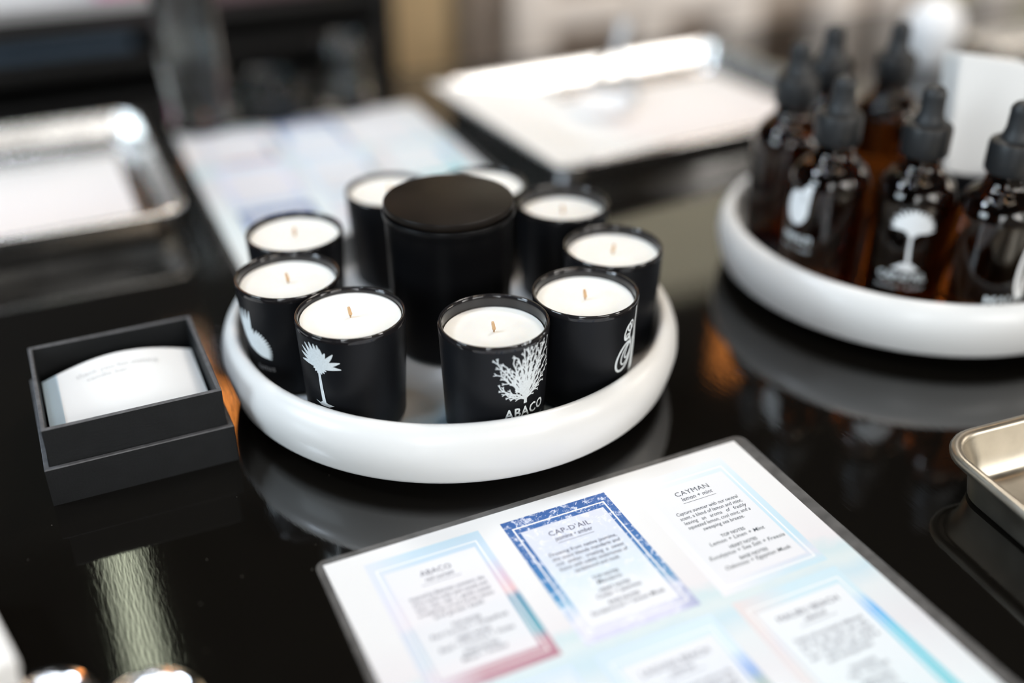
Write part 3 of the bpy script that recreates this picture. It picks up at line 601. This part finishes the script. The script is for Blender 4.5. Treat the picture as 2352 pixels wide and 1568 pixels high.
# ------------------------------------------------------------------ front left corner: box and two tins
q = at(33, 1512, .045); t = thing('gift_box', 'plain white box corner at the bottom left edge', 'box', (q.x, q.y, TT), R(37))
bm = bmesh.new(); box(bm, -.12, 0, 0, .10, 0, .036, bev=.0015); fin('box_base', bm, M['paper'], t); bm = bmesh.new(); box(bm, -.121, .001, -.001, .101, .0362, .045, bev=.0015); fin('lid', bm, M['paper'], t)
for i, (px_, py_, rpx, lb) in enumerate(((108, 1610, .0212, 'smaller polished steel tin beside the white box at the bottom left'), (336, 1634, .0272, 'larger polished steel tin at the bottom left, right of its twin'))):
    q = at(px_, py_, .030); t = thing('round_tin', lb, 'tin', (q.x, q.y, TT), 0, 'polished round tins'); r_ = rpx
    bm = bmesh.new(); lathe(bm, [(0, 0), (r_-.002, 0), (r_-.001, .001), (r_-.001, .018), (0, .018)], 64); fin('tin_body', bm, M['steel'], t)
    bm = bmesh.new(); lathe(bm, [(0, .0181), (r_, .0181), (r_+.0006, .0195), (r_+.0002, .027), (r_-.0015, .0295), (r_-.004, .030), (r_-.006, .0285), (0, .0285)], 64); fin('lid', bm, M['steel'], t)
# ------------------------------------------------------------------ glassware and the ceramic at the back of the table
def cyl_glass(name, label, cat, p, r_, h, m=None, group=None):
    t = thing(name, label, cat, (p[0], p[1], TT), 0, group); bm = bmesh.new(); th = .003
    lathe(bm, [(0, 0), (r_-.004, 0), (r_, .004), (r_, h-.002), (r_-.0015, h), (r_-th, h-.002), (r_-th, .012), (0, .010)], 64); fin('glass_body', bm, m or M['glass'], t, smooth=50); return t
p = at(462, 292); cyl_glass('glass_vase', 'tall clear glass cylinder vase behind the left sheet pan', 'vase', p, .034, .33)
p = at(620, 262); cyl_glass('glass_dish', 'low clear glass dish at the back edge of the table', 'dish', p, .045, .045)
p = at(800, 246); cyl_glass('glass_tumbler', 'clear glass tumbler at the back edge, right of the low dish', 'glass', p, .030, .085)
p = at(2128, 150); t = thing('ceramic_vase', 'small round white ceramic vase behind the bottle tray', 'vase', (p.x, p.y, TT)); bm = bmesh.new()
lathe(bm, [(0, 0), (.018, 0), (.022, .004), (.030, .022), (.0365, .045), (.037, .055), (.033, .070), (.022, .082), (.012, .086), (.011, .084), (.008, .05), (0, .03)], 64); fin('vase_body', bm, M['white_ceramic'], t, smooth=60)
# ------------------------------------------------------------------ furniture behind the table (room frame)
def on_plane(px, py, B):                                             # pixel -> (a, z) on the plane e2 = B
    u = (px-1176)/F_PX; v = (py-784)/F_PX
    d = Vector((u, math.cos(PITCH)-v*math.sin(PITCH), -math.sin(PITCH)-v*math.cos(PITCH))); k = B/d.dot(E2)
    return (d.dot(E1)*k, TT+CAMH+d.z*k)
# white display bench with framed bays
B1 = 2.05
a_ = lambda px, py=60: on_plane(px, py, B1)[0]
z_ = lambda px, py: on_plane(px, py, B1)[1]
t = thing('white_display_bench', 'white painted wooden display unit with framed bays, standing behind the table', 'cabinet', (0, 0, 0), ANG)
posts = [(1180, 1275), (1455, 1545), (1660, 1745), (1885, 1968), (2030, 2075), (2250, 2330)]
for p0_, p1_ in posts:
    bm = bmesh.new(); box(bm, a_(p0_), a_(p1_), B1, B1+.06, 0, 1.15, bev=.003); fin('post', bm, M['white_paint'], t)
zr0, zr1 = z_(1370, 62), z_(1370, 12)
for i, (p0_, p1_) in enumerate(zip(posts, posts[1:])):
    if i == 3: continue
    bm = bmesh.new(); box(bm, a_(p0_[1])+.001, a_(p1_[0])-.001, B1+.005, B1+.05, zr0, zr1+.02, bev=.003); fin('rail', bm, M['white_paint'] if i != 2 else M['greige'], t)
bm = bmesh.new(); box(bm, a_(1180), a_(2330), B1+.30, B1+.33, 0, 1.15); fin('back_panel', bm, M['greige'], t)
for i, (p0_, p1_) in enumerate(zip(posts, posts[1:])):
    if i == 3: continue
    bm = bmesh.new(); box(bm, a_(p0_[1])+.001, a_(p1_[0])-.001, B1+.06, B1+.30, 0.10, .40); d = fin('drawer', bm, M['taupe'], t)
bm = bmesh.new(); box(bm, a_(1160), a_(2350), B1-.02, B1+.35, 1.15, 1.18, bev=.004); fin('top_board', bm, M['white_paint'], t)
# timber post, dark gap and greige panel
B2 = 2.2
a2 = lambda px: on_plane(px, 100, B2)[0]
bm = bmesh.new(); box(bm, a2(893), a2(1034), B2, B2+.10, 0, HC, bev=.004); o = fin('trim_1', bm, M['wood'], rotz=ANG); structure(o)
bm = bmesh.new(); box(bm, a2(1085), a2(1178), B2+.02, B2+.12, 0, HC, bev=.004); o = fin('trim_2', bm, M['greige'], rotz=ANG); structure(o)
bm = bmesh.new(); box(bm, .22, 3.6, 2.62, 2.72, 0, 2.0); structure(fin('wall_partition', bm, mat('pale_olive_plaster', (0.84, 0.83, 0.66), 0.8, noise=.02, nscale=5), rotz=ANG, smooth=0))
# black shelving unit on the left
B3 = 1.75
a3 = lambda px, py=100: on_plane(px, py, B3)[0]
z3 = lambda px, py: on_plane(px, py, B3)[1]
aL, aR = -1.9, a3(870)
t = thing('black_shelving_unit', 'black lacquered open shelving unit behind the left part of the table', 'shelf', (0, 0, 0), ANG)
for i, (py, m_) in enumerate(((250, 'black'), (150, 'black'), (62, 'black'))):
    zz = z3(150, py); bm = bmesh.new(); box(bm, aL, aR, B3, B3+.38, zz-.020, zz+.004, bev=.002); fin('shelf_board', bm, M['shelfblack'], t)
bm = bmesh.new(); box(bm, aL, aR, B3+.385, B3+.40, 0, 1.5); fin('back_panel', bm, M['shelfblack'], t)
for aa in (aL-.03, aR, ):
    bm = bmesh.new(); box(bm, aa+.0005, aa+.0295, B3, B3+.40, 0, 1.5, bev=.002); fin('side_panel', bm, M['shelfblack'], t)
zs = z3(150, 62)+.0045
qa = a3(120, 20)
t = thing('white_serving_tray', 'white tray standing on the black shelving unit at the top left', 'tray', RF(qa-.20, B3+.06, zs), ANG); bm = bmesh.new(); w_, d_ = .42, .26
loft(bm, [[(x+o_, y+o_, z) for x, y in rrect(w_-2*o_, d_-2*o_, .02)] for o_, z in ((.01, 0), (0, .02), (.003, .021), (.012, .006), (.03, .005))]); fin('tray_body', bm, M['white_ceramic'], t)
for (px_, m_, lb, nm) in ((290, 'pink', 'magenta glass jar on the black shelving unit', 'glass_jar'), (385, 'red', 'dark red glass jar beside the magenta one on the black shelves', 'glass_jar')):
    t = thing(nm, lb, 'jar', RF(a3(px_, 30), B3+.12, zs), 0, 'coloured glass jars on the shelves'); bm = bmesh.new()
    lathe(bm, [(0, 0), (.024, 0), (.030, .006), (.032, .05), (.027, .072), (.020, .078), (.020, .086), (0, .086)], 40); fin('jar_body', bm, M[m_], t)
    bm = bmesh.new(); lathe(bm, [(0, .0865), (.022, .0865), (.022, .1), (0, .1)], 40); fin('lid', bm, M['black'], t)
zm = z3(150, 150)+.0045; t = RF(a3(120, 110), B3+.04, zm); bm = bmesh.new(); box(bm, -.22, .12, 0, .24, 0, .045, bev=.002); o = fin('flat_box', bm, M['darkblue'], None, t, ANG); tag(o, 'added flat slate blue box in place of window sheen on the black shelves', 'box')  # blue box added in place of the window's sheen on the board
t = RF(a3(640, 30), B3+.05, zs); bm = bmesh.new(); box(bm, -.10, .10, 0, .20, 0, .035, bev=.002); o = fin('flat_box', bm, M['mauve'], None, t, ANG); tag(o, 'flat dark mauve box on the black shelving unit', 'box')
t = RF(a3(820, 20)-.01, B3+.05, zs); bm = bmesh.new(); box(bm, -.03, .02, 0, .06, 0, .06, bev=.002); o = fin('small_carton', bm, M['brownwood'], None, t, ANG); tag(o, 'small brown carton at the right end of the black shelves', 'box')
# ------------------------------------------------------------------ ceiling lamps, some added for fill and highlights
for i, (a, b, z, pw, colr) in enumerate(LAMPS):
    loc = RF(a, b, z); cool = colr[2] > .9
    t = thing('pendant_lamp', ('added cool white' if cool else 'warm white') + ' bare bulb pendant lamp hanging from the dark ceiling', 'lamp', loc, 0, 'added cool pendant bulbs' if cool else 'warm pendant bulbs')
    l = bpy.data.lights.new('bulb_light', 'POINT'); l.energy = pw; l.color = colr; l.shadow_soft_size = .03
    lo = bpy.data.objects.new('bulb_light', l); COL.objects.link(lo); lo.parent = t; lo.location = (0, 0, -.01)
    bm = bmesh.new(); lathe(bm, [(0, .055), (.018, .055), (.022, .06), (.022, .12), (.006, .13), (0, .13)], 24); fin('socket', bm, M['black'], t)
    bm = bmesh.new(); tube(bm, [(0, 0, .13), (0, 0, HC-z)], .003, 8); fin('cord', bm, M['black'], t)
t = thing('linear_ceiling_lamp', 'long narrow pale linear ceiling lamp', 'lamp', RF(0, 0, HC), ANG); bm = bmesh.new(); box(bm, -.04, .04, 2.5, 3.96, -.05, 0, bev=.002); fin('housing', bm, M['black'], t)
bm = bmesh.new(); box(bm, -.032, .032, 2.51, 3.95, -.056, -.0502); fin('diffuser', bm, M['strip'], t)

for (a, b, sa, sb, pw, c_), lb in zip(FILL_PANELS, ('added square ceiling fill panel right above the table', 'added square ceiling fill panel above the candle tray', 'added square ceiling fill panel above the near table edge', 'added narrow warm ceiling fill panel above the bottle tray', 'added narrow warm ceiling fill panel behind the camera', 'added square cool ceiling fill panel above the black shelves', 'added square warm ceiling fill panel above the back right corner')):
    t = thing('fill_panel', lb, 'lamp', RF(a, b, HC), ANG, 'added ceiling fill panels'); bm = bmesh.new()
    for q_ in ((-sa/2-.03, -sa/2, -sb/2-.03, sb/2+.03), (sa/2, sa/2+.03, -sb/2-.03, sb/2+.03), (-sa/2, sa/2, -sb/2-.03, -sb/2), (-sa/2, sa/2, sb/2, sb/2+.03)): box(bm, q_[0], q_[1], q_[2], q_[3], -.07, 0)
    fin('housing', bm, M['white_paint'], t, smooth=0)

for a, b, z, st, lb in ((.32, 2.50, 1.78, 11, 'glowing amber tube lamp hanging beyond the left part of the table'), (1.56, 2.0, 1.62, 3.5, 'dimmer amber tube lamp hanging in front of the white display unit')):
    t = thing('tube_lamp', lb, 'lamp', RF(a, b, z), 0, 'amber tube lamps'); bm = bmesh.new()
    lathe(bm, [(0, 0), (.012, .003), (.022, .015), (.024, .04), (.024, .24), (.018, .262), (0, .262)], 24)
    fin('glass_tube', bm, mat('glowing_amber_glass', (.6, .2, .05), .3, emit=((1.0, .32, .06), st)), t)
    bm = bmesh.new(); lathe(bm, [(0, .2625), (.019, .2625), (.019, .32), (0, .33)], 24); fin('socket', bm, M['black'], t)
    bm = bmesh.new(); tube(bm, [(0, 0, .33), (0, 0, HC-z)], .003, 8); fin('cord', bm, M['black'], t)
